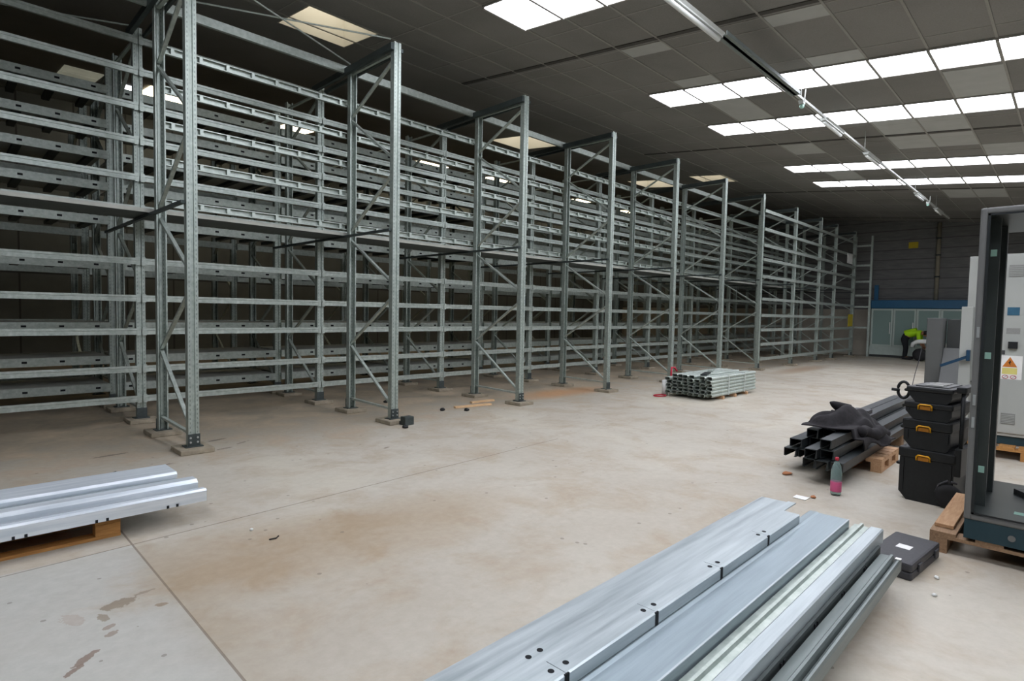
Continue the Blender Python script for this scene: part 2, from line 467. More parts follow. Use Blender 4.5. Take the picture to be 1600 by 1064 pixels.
for j, (x0, x1, y0, y1) in enumerate(FAR):
    r = struct(link('window_%d' % wi, None)); wi += 1
    if j == 0:
        for q in range(3):
            a = y0+(y1-y0)*q/3
            struct(sloped(MB(), x0, x1, a+.04, a+(y1-y0)/3-.04, -.03, -.005).build('pane', 'sky_dim', r))
    else:
        struct(sloped(MB(), x0, x1, y0, y1, -.03, -.005).build('pane', 'sky_pane' if j == 1 else 'sky_far', r))

# ------------------------------------------------------------------ pallet racking
L = 2.60917
ZB = .06
UPR = [(-.055, .09), (-.055, 0), (-.018, 0), (-.012, .012), (.012, .012), (.018, 0), (.055, 0), (.055, .09), (.040, .09), (.040, .085), (.050, .085),
       (.050, .006), (.021, .006), (.015, .018), (-.015, .018), (-.021, .006), (-.050, .006), (-.050, .085), (-.040, .085), (-.040, .09)]
HT = 5.25
up_f = MB().ext(UPR, 0, HT, 'z').mesh('upright', 'galv_post')
up_r = MB().ext([(x, -y) for x, y in UPR][::-1], 0, HT, 'z').mesh('upright', 'galv_post')
D = 1.267
NODES = [((.13, 0), (.15, 1)), ((.16, 0), (.98, 1)), ((1.02, 1), (1.75, 0)), ((1.915, 0), (2.61, 1)), ((2.77, 1), (3.5, 0)), ((3.66, 0), (4.44, 1)), ((4.5, 1), (5.06, 0)), ((5.13, 0), (5.15, 1))]
def yb(e): return .05 if e == 0 else D-.05
braces = [MB().bar((0, yb(a[1]), a[0]), (0, yb(b[1]), b[0]), .028, .042, (1, 0, 0)).mesh('brace', 'galv') for a, b in NODES]
m = MB().box(-.062, .062, -.006, .0, .0, .14).box(-.09, .09, -.03, .12, -.004, .006)
br_me = m.mesh('foot_bracket', 'galv_dark')
br_re = MB().box(-.062, .062, .0, .006, .0, .14).box(-.09, .09, -.12, .03, -.004, .006).mesh('foot_bracket', 'galv_dark')
m = MB()
for x in (-.036, .036):
    m.lathe([(.011, -.014), (.011, -.006)], (x, 0, .05), 8, 'y')
bolt_me = [MB().lathe([(.011, -.016), (.011, -.006)], (x, 0, z), 8, 'y').mesh('bolt', 'bolt') for x in (-.036, .036) for z in (.05, .10)]
m.bm.free()
pad_me = MB().box(-.17, .17, -.19, .19, 0, ZB-.004, .012).mesh('concrete_pad', 'concrete_pad')
ROWN = {'A': 'front', 'B': 'second', 'C': 'third', 'D': 'fourth'}
ROWY = {'A': 0.0, 'B': 2.232, 'C': 3.93, 'D': 6.16}
XI = {i: i*L for i in range(-1, 12)}
XI[7], XI[8], XI[9], XI[10] = 18.5, 21.1, 23.0, 25.6
def nth(i): return 'out-of-view end' if i < 0 else ORD[i]
def frame(row, i):
    x, y = XI[i], ROWY[row]
    lab = 'tall galvanised upright frame of the %s rack row, %s along from the camera end' % (ROWN[row], nth(i)) if i >= 0 else \
          'upright frame of the %s rack row just before its first visible frame' % ROWN[row]
    r = thing('upright_frame', lab, 'rack frame', (x, y, ZB), 0, 'upright frames of the pallet racking')
    link('upright', up_f, r); link('upright', up_r, r, (0, D, 0))
    for b in braces: link('brace', b, r)
    f = link('foot_bracket', br_me, r)
    if row == 'A' and 0 <= i <= 2:
        for b in bolt_me: link('bolt', b, f)
    link('foot_bracket', br_re, r, (0, D, 0))
    for nm, yy in (('front', y+.045), ('rear', y+D-.045)):
        if row in 'AB' or nm == 'front':
            pl = 'concrete pad under the %s post of frame %s, %s rack row' % (nm, nth(i) if i >= 0 else 'before the first', ROWN[row])
            tag(link('concrete_pad', pad_me, None, (x, yy, 0)), pl, 'concrete pad', 'concrete pads under the rack posts')
for row in 'ABCD':
    for i in range(-1, 11): frame(row, i)

# beams -------------------------------------------------------------
def beam_prof(h, d): # front-facing box beam with a folded lip
    return [(0, 0), (0, h*.62), (-.008, h*.66), (-.008, h), (d, h), (d, 0)]
def mk_beam(h, d, ln, name, mat): return MB().ext(beam_prof(h, d), .006, ln-.006).mesh(name, mat)
conn = MB().box(-.022, .022, -.005, -.0005, -.012, .10).mesh('connector', 'galv')
BL = [.29, .70, 1.21, 1.66, 2.16, 2.86, 3.28, 3.77, 4.22, 4.68, 5.09]
LEV = ['lowest'] + [o+' level' for o in ORD[1:]]
cache = {}
def beam_mesh(kind, ln):
    key = (kind, round(ln, 3))
    if key in cache: return cache[key]
    if kind == 'plain': me = mk_beam(.085, .04, ln, 'shelf_beam', 'galv')
    elif kind == 'top': me = MB().ext([(0, 0), (0, .11), (.05, .11), (.05, 0)], .006, ln-.006).mesh('top_beam', 'galv')
    elif kind == 'rear': # open C seen from inside, with clip ribs
        mm = MB().ext([(0, 0), (0, .012), (.004, .012), (.004, .005), (.046, .005), (.046, .085), (.004, .085), (.004, .078), (0, .078), (0, .09), (.05, .09), (.05, 0)], .06, ln-.06)
        me = mm.mesh('rear_beam', 'galv')
    elif kind == 'perf':
        mm = MB().ext([(0, 0), (0, .125), (.045, .125), (.045, 0)], .05, ln-.05)
        me = mm.mesh('perforated_beam', 'galv'); me.materials.append(M['hole'])
    cache[key] = me; return me
clip_me = MB().box(-.02, .02, -.003, .045, .006, .084).mesh('shelf_clip', 'galv')
m = MB()
slot_me = MB().box(-.035, -.015, -.003, .004, .045, .085).mesh('slot', 'hole')
slot_pair = MB().box(-.03, .03, -.0025, .002, .05, .08).mesh('hole_pair', 'hole')
m.bm.free()
def bayname(i): return 'in the bay after frame %s' % nth(i) if i >= 0 else 'in the bay before the first frame'
def add_beam(name, kind, row, i, z, y, lev, adj, cat, grp, conns=True):
    x0, x1 = XI[i], XI[i+1]
    lab = '%s, %s rack row, %s, %s' % (adj, ROWN[row], LEV[lev] if isinstance(lev, int) else lev, bayname(i))
    r = tag(link(name, beam_mesh(kind, x1-x0), None, (x0, y, z)), lab, cat, grp)
    if conns and i <= 5:
        link('connector', conn, r, (.034, 0, 0)); link('connector', conn, r, (x1-x0-.034, 0, 0))
    return r
for i in range(-1, 10):
    for k, z in enumerate(BL):
        add_beam('shelf_beam', 'plain', 'B', i, z, 2.232-.042, k, 'plain galvanised beam', 'beam', 'plain beams along the second rack row')
    add_beam('top_beam', 'top', 'A', i, 5.215, D+.003, 'top', 'wide flat steel beam along post tops', 'beam', 'top beams of the front rack row', False)
for i in range(0, 10):
    for k, z in enumerate([2.84, 3.35, 3.80, 4.23, 4.71]):
        r = add_beam('rear_beam', 'rear', 'A', i, z, D+.003, ORD[k]+' above the walkway', 'open-backed clipped beam', 'beam', 'open-backed beams behind the front row', False)
        if i < 5:
            n = 8
            for q in range(1, n+1): link('shelf_clip', clip_me, r, ((XI[i+1]-XI[i])*(q-.5)/n, 0, 0))
for i in range(6, 10):
    for k, z in enumerate([.29, .74, 1.18, 1.62, 2.12, 2.80, 3.31, 3.74, 4.22, 4.77]):
        add_beam('front_beam', 'plain', 'A', i, z, -.045, k, 'teal-tinged front beam', 'beam', 'beams on the face of the far front-row bays', False)
CL = [.25, .685, 1.21, 2.16, 2.85, 3.37, 3.85, 4.32, 4.84]
deck_cache = {}
def deck(i, z, k):
    ln = XI[i+1]-XI[i]
    key = round(ln, 3)
    if key not in deck_cache:
        deck_cache[key] = MB().box(.06, ln-.06, .06, D-.06, 0, .022).mesh('shelf_deck', 'galv_deck')
    r = tag(link('shelf_deck', deck_cache[key], None, (XI[i], 3.93, z+.1)), 'sheet steel shelf deck, third rack row, %s, %s' % (LEV[k], bayname(i)), 'shelf deck', 'shelf decks of the third rack row')
    if i <= 2:
        for q in range(6): link('support_bar', bar_me, r, (ln*(q+.5)/6, .06, 0))
bar_me = MB().box(-.05, .05, 0, D-.12, -.055, -.002).mesh('support_bar', 'tie')  # galvanised bars, the shade on their undersides put into a dark colour
for i in range(-1, 10):
    for k, z in enumerate(CL):
        r = add_beam('perforated_beam', 'perf', 'C', i, z, 3.93-.05, k, 'perforated deep beam', 'beam', 'perforated beams of the third rack row', False)
        if i <= 2:
            for q in range(6): link('hole_pair', slot_pair, r, ((XI[i+1]-XI[i])*(q+.5)/6, 0, 0))
        deck(i, z, k)
    for k, z in enumerate([.25, 1.21, 2.16, 2.85, 3.85, 4.84]):
        add_beam('perforated_beam', 'perf', 'D', i, z, 6.16-.05, k, 'perforated deep beam', 'beam', 'perforated beams of the fourth rack row', False)
# walkway between first and second row
wc = {}
for i in range(-1, 10):
    ln = XI[i+1]-XI[i]; key = round(ln, 3)
    if key not in wc:
        wc[key] = (MB().box(.01, ln-.01, D+.078, 2.17, .0, .03).mesh('deck_sheet', 'walk'),
                   MB().ext([(0, -.012), (0, .035), (.02, .035), (.02, -.012)], .01, ln-.01).mesh('edge_strip', 'galv_deck'))
    r = thing('walkway_deck', 'raised walkway deck between front and second rack rows, %s' % bayname(i), 'walkway', (XI[i], 0, 2.765), 0, 'walkway decks between the rack rows')
    link('deck_sheet', wc[key][0], r); link('edge_strip', wc[key][1], r, (0, D+.055, 0))
# cross ties per frame
tie_mid = MB().box(-.10, -.058, .03, 3.92, 0, .035).mesh('tie_bar', 'tie')
tie_top = MB().box(-.11, -.058, .0, 2.34, 0, .09).mesh('tie_bar', 'tie')
tie_top2 = MB().box(.058, .09, .0, 2.34, .0, .05).mesh('tie_bar', 'tie')
for i in range(-1, 11):
    nm = 'at frame %s' % nth(i) if i >= 0 else 'before the first frame'
    tag(link('tie_bar', tie_mid, None, (XI[i], 0, 2.714)), 'dark cross tie under the raised walkway, %s' % nm, 'tie bar', 'mid-height cross ties')
    r = tag(link('tie_bar', tie_top, None, (XI[i], 0, 5.19)), 'dark double tie joining the rack tops, %s' % nm, 'tie bar', 'top cross ties')
    link('second_rail', tie_top2, r)
for a, b, lb in (((0.06, .08, 5.335), (L-.06, D-.08, 5.335), 'thin bracing rod over rack tops, running back from frame first'),
                 ((0.06, D-.08, 5.36), (L-.06, .08, 5.36), 'thin bracing rod over rack tops, meeting the front post of frame second'),
                 ((-L+.1, 3.4, 5.33), (-.08, 2.3, 5.33), 'thin bracing rod over second rack row, in the bay before the first frame')):
    tag(MB().tube([a, b], .011, 6).build('bracing_rod', 'galv'), lb, 'bracing rod')
# post guard, signs and scraps at the racks
m = MB().box(L-.02, L+.13, -.29, -.17, .0, .12, .008).box(L-.02, L+.13, -.17, -.148, 0, .05)
tag(m.build('post_guard', 'galv_dark'), 'dark steel block bolted at the foot of the second front post', 'post guard')
tag(MB().box(24.2, 24.9, -.075, -.06, 3.88, 4.28).build('sign', 'paper'), 'blank white sign board hung high on the far end of the racks', 'sign')
r = tag(MB().box(24.6, 25.25, -.10, -.085, 1.30, 1.80).build('sign', 'sign_yellow'), 'yellow sign on the far end of the racks beside pale wall', 'sign')
# free ladder frame standing past the last bay
r = thing('end_frame', 'narrow open ladder frame standing past the last rack bay', 'rack frame', (26.55, -.02, 0))
for yy in (.25, -.38): MB().box(-.05, .05, yy-.04, yy+.04, 0, 5.2).build('upright', 'galv', r)
for z in (1.2, 2.1, 2.6, 3.2, 3.9, 4.75): MB().box(-.02, .02, -.335, .205, z, z+.08).build('rung', 'galv', r)

# ------------------------------------------------------------------ far wall things
r = thing('display_fridge', 'long glass-fronted fridge cabinet with blue header at the far wall', 'fridge', (26.7, 0, 0))
y0, y1 = -.43, -3.72
MB().box(.05, .8, y1, y0, .1, 2.08).build('body', 'fridge', r)
MB().box(-.03, .8, y1-.02, y0+.03, 2.09, 2.44, .02).build('header', 'blue', r)
MB().box(.02, .8, y1, y0, 0, .1).build('kick_plate', 'slab_dark', r)
MB().box(0, .05, y1, y0, .1, .46).build('lower_panel', 'fridge', r)
for q in range(4):
    a = y0-.03-q*.815; b = a-.79
    d = MB().box(-.02, .04, a-.06, a, .47, 2.07).box(-.02, .04, b, b+.06, .47, 2.07).box(-.02, .04, b+.06, a-.06, 2.0, 2.07).box(-.02, .04, b+.06, a-.06, .47, .54).build('door', 'fridge', r)
    MB().box(.0, .02, b+.06, a-.06, .54, 2.0).build('glass', 'fridge_glass', d)
    MB().box(-.05, -.02, b+.08, b+.11, 1.0, 1.5).build('handle', 'white', d)
tag(MB().box(26.9, 27.0, -.62, -.47, 2.45, 3.1).build('post', 'blue'), 'short blue post rising above the left end of the fridge header', 'post')
r = tag(MB().box(27.56, 27.595, -1.86, -1.52, 4.68, 4.94).build('sign', 'sign_yellow'), 'small yellow sign high on the dark cladding', 'sign')
r = thing('drain_pipe', 'beige downpipe running down the dark cladded far wall', 'pipe', (27.5, -2.58, 0))
MB().tube([(0, 0, 2.46), (0, 0, 5.68)], .075, 12).build('pipe', 'pipe', r, True)
for z in (3.4, 4.3, 5.0): MB().tube([(0, 0, z), (0, 0, z+.06)], .095, 12).build('pipe_clamp', 'galv_dark', r, True)

# bending worker ------------------------------------------------------
def skin(name, verts, edges, mat, parent=None, sub=2, root=0):
    me = bpy.data.meshes.new(name); me.from_pydata([v[:3] for v in verts], edges, [])
    o = link(name, me, parent); me.materials.append(M[mat])
    md = o.modifiers.new('skin', 'SKIN'); md.use_smooth_shade = True
    for i, v in enumerate(verts):
        rr_ = v[3] if isinstance(v[3], tuple) else (v[3], v[3])
        me.skin_vertices[0].data[i].radius = rr_
    me.skin_vertices[0].data[root].use_root = True
    sm = o.modifiers.new('sub', 'SUBSURF'); sm.levels = sm.render_levels = sub
    return o
p = thing('person', 'person in hi-vis yellow jacket and dark trousers bending over', 'person', (26.0, -1.95, 0))
p.scale = (1.1, 1.1, 1.06)
# local: +x away, -y towards the right of the picture
V = [(0, .12, .86, (.13, .15)), (0, -.08, 1.02, .145), (0, -.32, 1.08, .15), (0, -.42, 1.06, .075), (0, -.52, .99, .085), (0, -.60, .92, .07),
     (.10, .12, .80, .095), (.11, .07, .46, .065), (.11, .10, .09, .045), (.11, -.04, .05, .045), (.11, -.10, .045, .03),
     (-.10, .12, .80, .095), (-.11, .04, .46, .065), (-.11, .08, .09, .045), (-.11, -.06, .05, .045), (-.11, -.12, .045, .03),
     (.19, -.33, 1.03, .06), (.22, -.36, .78, .045), (.20, -.45, .58, .035), (.19, -.49, .50, .03),
     (-.19, -.33, 1.03, .06), (-.22, -.36, .78, .045), (-.20, -.45, .58, .035), (-.19, -.49, .50, .03)]
E = [(0, 1), (1, 2), (2, 3), (3, 4), (4, 5), (0, 6), (6, 7), (7, 8), (8, 9), (9, 10), (0, 11), (11, 12), (12, 13), (13, 14), (14, 15),
     (2, 16), (16, 17), (17, 18), (18, 19), (2, 20), (20, 21), (21, 22), (22, 23)]
skin('body', V, E, 'skin', p)
T = [(0, .12, .87, (.16, .175)), (.105, .12, .78, .11), (.115, .07, .46, .082), (.115, .10, .07, .066), (-.105, .12, .78, .11), (-.115, .04, .46, .082), (-.115, .08, .07, .066), (0, .0, 1.0, .165)]
skin('trousers', T, [(0, 1), (1, 2), (2, 3), (0, 4), (4, 5), (5, 6), (0, 7)], 'trouser', p)
J = [(0, .10, .95, .185), (0, -.10, 1.03, .175), (0, -.33, 1.09, .175), (0, -.41, 1.07, .10), (.2, -.34, 1.03, .078), (.23, -.36, .78, .062), (.21, -.43, .64, .05), (-.2, -.34, 1.03, .078), (-.23, -.36, .78, .062), (-.21, -.43, .64, .05)]
skin('hi_vis_jacket', J, [(0, 1), (1, 2), (2, 3), (2, 4), (4, 5), (5, 6), (2, 7), (7, 8), (8, 9)], 'hivis', p, 2, 1)
MB().lathe([(.02, .10), (.07, .085), (.098, .04), (.10, 0), (.09, -.05)], (0, -.53, 1.02), 14).build('hair', 'hair', p, True)
for sx in (.11, -.11):
    MB().box(sx-.05, sx+.05, -.16, .15, 0, .10, .03).build('boot', 'rubber', p, True)
for sx in (.19, -.19):   # hands reaching the machine
    hm = MB()
    hm.box(sx-.04, sx+.04, -.53, -.48, .44, .52, .015)
    h = hm.build('palm', 'skin', p, True)
    for q in range(4): MB().tube([(sx-.03+q*.02, -.53, .46), (sx-.03+q*.02, -.56, .43-.005*q), (sx-.03+q*.02, -.56, .40)], .009, 6).build('finger', 'skin', h, True)
    MB().tube([(sx-.045, -.50, .49), (sx-.06, -.53, .46), (sx-.055, -.55, .44)], .010, 6).build('thumb', 'skin', h, True)
# white machine he bends over
r = thing('wheeled_machine', 'white wheeled machine with a black wheel beside the bending worker', 'machine', (25.2, -2.55, 0))
MB().tube([(0, .33, .55), (0, .30, .68), (0, .18, .76), (0, 0, .78), (0, -.5, .80)], [.05, .07, .08, .09, .10], 10).build('fender', 'white', r, True)
MB().lathe([(.12, -.07), (.23, -.07), (.25, 0), (.23, .07), (.12, .07)], (0, .05, .255), 24, 'x').build('wheel', 'rubber', r, True)
MB().box(-.2, .2, -.9, -.28, .3, .74, .06).build('body', 'cab_light', r)
MB().box(-.22, .22, -.9, -.2, .06, .24, .05).build('skirt', 'white', r)
MB().tube([(0, -.2, .85), (0, -.28, 1.05), (0, -.2, 1.1)], .035, 8).build('handlebar', 'white', r, True)

# dark grey enclosure panels
r = thing('switch_cabinet', 'tall charcoal metal cabinet behind the black toolbox tower', 'cabinet', (14.0, -4.56, 0))
MB().box(0, .5, -.15, .15, 0, 1.66, .01).build('body', 'slab', r)
MB().box(-.012, 0, -.13, .13, .05, 1.62).build('door', 'slab', r)
r = tag(MB().box(14.35, 14.6, -5.1, -4.74, 0, 1.64, .01).build('switch_cabinet', 'slab_dark'), 'very dark cabinet between the charcoal cabinet and light grey cabinets', 'cabinet')
m = MB().bar((13.6, -4.90, 0.0), (14.2, -4.90, .98), .36, .04, (1, 0, 0))
tag(m.build('loose_panel', 'slab'), 'charcoal panel leaning at an angle against the very dark cabinet', 'panel')
tag(MB().tube([(14.05, -4.33, 1.0), (14.0, -4.3, .7), (13.8, -4.27, .4), (13.6, -4.24, .01)], .008, 6).build('cable', 'plastic_dark'), 'thin dark cable hanging beside the charcoal cabinet', 'cable')

# ------------------------------------------------------------------ pallets
def pallet(label, x0, y0, lx, ly, mat, run='x', h=.144, nd=5, group='wooden pallets'):
    """deck boards run along `run`; blocks 3x3"""
    r = thing('pallet', label, 'pallet', (x0, y0, 0), 0, group)
    bw = .145
    n = nd
    for q in range(n):
        if run == 'x':
            a = (ly-bw)*q/(n-1); MB().box(0, lx, a, a+bw, h-.022, h).build('deck_board', mat, r)
        else:
            a = (lx-bw)*q/(n-1); MB().box(a, a+bw, 0, ly, h-.022, h).build('deck_board', mat, r)
    for q in range(3):
        if run == 'x': a = (lx-bw)*q/2; MB().box(a, a+bw, 0, ly, h-.044, h-.0225).build('stringer', mat, r)
        else: a = (ly-bw)*q/2; MB().box(0, lx, a, a+bw, h-.044, h-.0225).build('stringer', mat, r)
    for q in range(3):
        for s in range(3):
            a, b = (lx-bw)*q/2, (ly-.1)*s/2
            MB().box(a, a+bw, b, b+.1, .022, h-.0445, .003).build('block', mat, r)
    for q in range(3):
        b = (ly-.1)*q/2; MB().box(0, lx, b, b+.1, 0, .0215).build('bottom_board', mat, r)
    return r
pallet('orange pine pallet under the pale steel sections by the nearest rack', -2.57, -2.2, 1.46, .80, 'wood')
pallet('weathered pallet carrying the open dark cabinet', 2.87, -7.35, 1.14, 1.14, 'wood_old', 'x')
pallet('pine pallet under the stack of black steel channels', 4.92, -5.49, .8, .62, 'wood_pale', 'y')
pallet('pallet under the light grey cabinet with the warning sign', 6.75, -6.95, 1.0, .85, 'wood')
pallet('pallet under the tall light grey cabinet with the blue handle', 7.05, -6.06, 1.0, .5, 'wood')
for q, xx in enumerate((8.75, 9.3, 9.85)):
    tag(MB().box(xx, xx+.06, -2.05, -1.08, 0, .058, .004).build('timber_bearer', 'wood_pale'), 'thin timber bearer under the strapped upright bundle, %s from the camera end' % ORD[q], 'timber', 'bearers under the strapped bundle')
tag(MB().box(6.6, 6.7, -5.36, -4.72, 0, .142, .004).build('timber_bearer', 'wood_old'), 'timber bearer under the far half of the black steel channels', 'timber')
tag(MB().box(2.98, 3.99, -6.33, -6.22, .1445, .17, .004).build('plank', 'wood_pale'), 'loose pale board on the pallet edge beside the open cabinet', 'plank')

# ------------------------------------------------------------------ left stack of pale profiles on the pallet
def section(label, prof, x0, x1, mat, th=.004, name='steel_section', group=None):
    return tag(MB().sheet(prof, th, x0, x1).build(name, mat), label, 'steel section', group)
gl = 'pale profiles on the orange pallet'
section('pale blue-white steel section at the back of the pallet stack', [(-1.50, .16), (-1.50, .265), (-1.52, .285), (-1.83, .288), (-1.845, .27), (-1.845, .24)], -3.4, -.66, 'zinc_pale', .006, group=gl)
section('flat steel section toned grey as shade, lying second in the pallet stack', [(-1.86, .21), (-1.86, .245), (-1.985, .25), (-1.985, .21)], -3.4, -.68, 'galv_mid', .006, group=gl)  # shadow stripe between the pale sections, put into this sheet's grey
section('bright rounded steel section lying third in the pallet stack', [(-1.995, .20), (-1.995, .255), (-2.02, .28), (-2.12, .282), (-2.15, .26), (-2.155, .21)], -3.4, -.60, 'zinc_pale', .006, group=gl)
r = section('bright notched steel section along the front edge of the pallet stack', [(-2.215, .17), (-2.215, .236), (-2.285, .244), (-2.30, .23), (-2.30, .152), (-2.27, .148)], -3.4, -.585, 'zinc_pale', .006, group=gl)
for q in range(4):
    for d in (0, .06): MB().box(-.85-q*.42+d, -.835-q*.42+d, -2.304, -2.2995, .152, .172).build('notch', 'hole', r)
section('lower dull steel section lying flat on the pallet boards', [(-2.285, .1485), (-1.6, .1485)], -3.4, -.9, 'galv_mid', -.003, group=gl)
tag(MB().box(-3.3, -1.15, -2.13, -1.62, .156, .20).build('steel_section', 'galv_dark'), 'dark packed steel section hidden in the middle of the pallet stack', 'steel section', gl)

# ------------------------------------------------------------------ foreground stack of galvanised beams
gr = 'galvanised sections of the foreground stack'
XA = -1.3
# 1: broad beam with a folded step, hole pairs and slit joints on its edge
segs = [XA, -.5, .088, .695, 1.292, 1.80]
r = thing('galvanised_beam', 'broad galvanised beam with paired holes and slit edge, on top of the foreground stack', 'steel section', (0, 0, 0), 0, gr)
MB().sheet([(-5.36, .20), (-5.36, .345), (-5.375, .36), (-5.545, .362), (-5.55, .37), (-5.60, .37)], .006, XA, 2.02).build('flange', 'galv_bright', r)
for a, b in zip(segs, segs[1:]):
    f = MB().sheet([(-5.60, .3705), (-5.688, .3705), (-5.695, .366), (-5.695, .318)], .005, a+.0015, b-.0015).build('edge_fold', 'galv_bright', r)
    if b < 1.5: MB().box(b-.012, b+.012, -5.6965, -5.69, .315, .3705).build('notch', 'hole', f)
for a in segs[1:-1]:
    for dx, dy in ((-.03, -5.648), (.045, -5.652)):
        MB().lathe([(.012, 0), (.012, .0012)], (a+dx, dy, .3702), 14).build('hole', 'hole', r)
for hx, hy in ((-.517, -5.53), (-.455, -5.53)): MB().lathe([(.012, 0), (.012, .0012)], (hx, hy, .3618), 14).build('hole', 'hole', r)
# 2: wide shallow tray
r = tag(MB().sheet([(-5.645, .25), (-5.645, .30), (-5.66, .312), (-5.70, .314), (-5.715, .309), (-5.76, .309), (-5.885, .311), (-5.892, .306), (-5.892, .245), (-5.88, .24)], .005, XA, 2.12).build('galvanised_tray', 'galv_mid'),
        'wide dull galvanised tray lying right of the holed beam', 'steel section', gr)
MB().ext([(-5.885, .3105), (-5.893, .3105), (-5.893, .313), (-5.885, .313)], XA, 2.12).build('bright_lip', 'galv_bright', r)
# 3: narrow ledge with raised lip
r = tag(MB().sheet([(-5.90, .20), (-5.90, .262), (-5.925, .264), (-5.935, .278), (-5.95, .278), (-5.955, .262), (-5.99, .258), (-5.99, .215)], .005, XA, 2.22).build('galvanised_rail', 'galv'),
        'narrow lipped galvanised rail in the middle of the foreground stack', 'steel section', gr)
# 4: bright band
r = tag(MB().sheet([(-6.0, .20), (-6.0, .285), (-6.012, .298), (-6.072, .30), (-6.08, .294), (-6.08, .215), (-6.06, .21)], .005, XA, 2.13).build('galvanised_channel', 'galv_bright'),
        'bright flat-topped galvanised channel near the outer side of the foreground stack', 'steel section', gr)
# 5: recessed channel with slots, the recess shade put into its dark colour
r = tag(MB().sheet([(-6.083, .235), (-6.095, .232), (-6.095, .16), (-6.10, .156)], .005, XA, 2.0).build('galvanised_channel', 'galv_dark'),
        'slotted channel toned dark as recess shade, below the bright channel', 'steel section', gr)
for q in range(7):
    for d in (0, .035): MB().box(-.9+q*.42+d, -.885+q*.42+d, -6.1008, -6.094, .175, .215).build('slot', 'hole', r)
# 6, 7: lower ribbed sections
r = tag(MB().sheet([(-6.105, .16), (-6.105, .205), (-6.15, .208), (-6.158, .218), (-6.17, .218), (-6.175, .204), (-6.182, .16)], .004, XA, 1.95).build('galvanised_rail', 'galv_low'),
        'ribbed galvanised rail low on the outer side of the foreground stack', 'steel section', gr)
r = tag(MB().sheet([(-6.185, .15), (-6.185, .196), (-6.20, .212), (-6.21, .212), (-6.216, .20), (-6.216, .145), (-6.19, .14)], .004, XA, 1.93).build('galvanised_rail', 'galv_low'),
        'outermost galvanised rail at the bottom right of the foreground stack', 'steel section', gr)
MB().box(1.90, 1.929, -6.216, -6.188, .2135, .2165).build('white_tape', 'paper', r)
# lower layers inside the stack
tag(MB().box(XA, 1.9, -5.62, -5.38, .145, .30).build('galvanised_beam', 'galv_mid'), 'lower closed beam under the broad holed beam', 'steel section', gr)
tag(MB().box(XA, 1.88, -6.07, -5.66, .145, .195).build('galvanised_beam', 'galv_mid'), 'flat lower beam under the middle of the foreground stack', 'steel section', gr)
for q, xx in enumerate((-.7, 1.1)):
    tag(MB().box(xx, xx+.1, -6.14, -5.42, 0, .1395, .004).build('timber_bearer', 'wood_old'), ['timber bearer under the camera end of the foreground stack', 'timber bearer under the far half of the foreground stack'][q], 'timber')

# small dark case on the floor
cx, cy = 2.50, -6.13
r = thing('tool_case', 'small charcoal hard case lying on the floor past the foreground beams', 'case', (cx, cy, 0), -.10)
MB().box(-.31, .27, -.13, .13, .0, .05, .012).build('base', 'plastic_dark', r)
MB().box(-.31, .27, -.13, .13, .052, .105, .014).build('lid', 'plastic_dark', r)
MB().box(-.06, .02, -.045, .035, .1055, .107).build('white_label', 'paper', r)
for q in (-.2, .14): MB().box(q, q+.07, -.142, -.13, .03, .08, .004).build('latch', 'plastic_dark', r)
MB().tube([(.27, -.06, .05), (.30, -.05, .05), (.30, .05, .05), (.27, .06, .05)], .012, 8).build('handle', 'plastic_dark', r, True)

# ------------------------------------------------------------------ black steel channels with jacket
def channel(name, lab, x0, ln, y, z, w=.10, h=.085, mat='steel_black'):
    o = MB().sheet([(y+.02, z+.008), (y, z+.008), (y, z+h), (y+w, z+h), (y+w, z+.008), (y+w-.02, z+.008)], -.006, x0, x0+ln).build(name, mat)
    return tag(o, lab, 'steel channel', 'black steel channels on the pallet')
ST = [(4.30, -4.85, .144, .12, 'outermost of the bottom layer on the rack side'), (4.34, -4.98, .144, .12, 'bottom layer, second from the rack side'),
      (3.97, -5.13, .144, .11, 'bottom layer, jutting out in the middle'), (3.95, -5.25, .144, .11, 'bottom layer, second from the bottle side'), (4.0, -5.37, .144, .11, 'bottom layer, outermost on the bottle side'),
      (4.34, -4.89, .243, .12, 'second layer, on the rack side'), (4.55, -5.02, .243, .12, 'second layer, set back in the middle'), (3.95, -5.15, .243, .11, 'second layer, jutting out in the middle'), (4.02, -5.28, .243, .12, 'second layer, bottle side'),
      (4.48, -5.0, .342, .11, 'third layer, rack side, under the jacket'), (4.62, -5.13, .342, .12, 'third layer, middle, under the jacket'), (4.02, -5.255, .342, .10, 'short-looking top one jutting out above the bottle')]
for x0, y, z, w_, lb in ST: channel('steel_channel', 'black steel channel, '+lb, x0, 1.3 if 'short' in lb else 4.0, y, z, w_, .094)
tag(MB().box(5.9, 6.1, -5.13, -4.95, .437, .50, .01).box(5.8, 6.2, -5.16, -5.13, .437, .45).build('plastic_cap', 'plastic_dark'), 'grey end cap lying on the black channels beyond the jacket', 'cap')
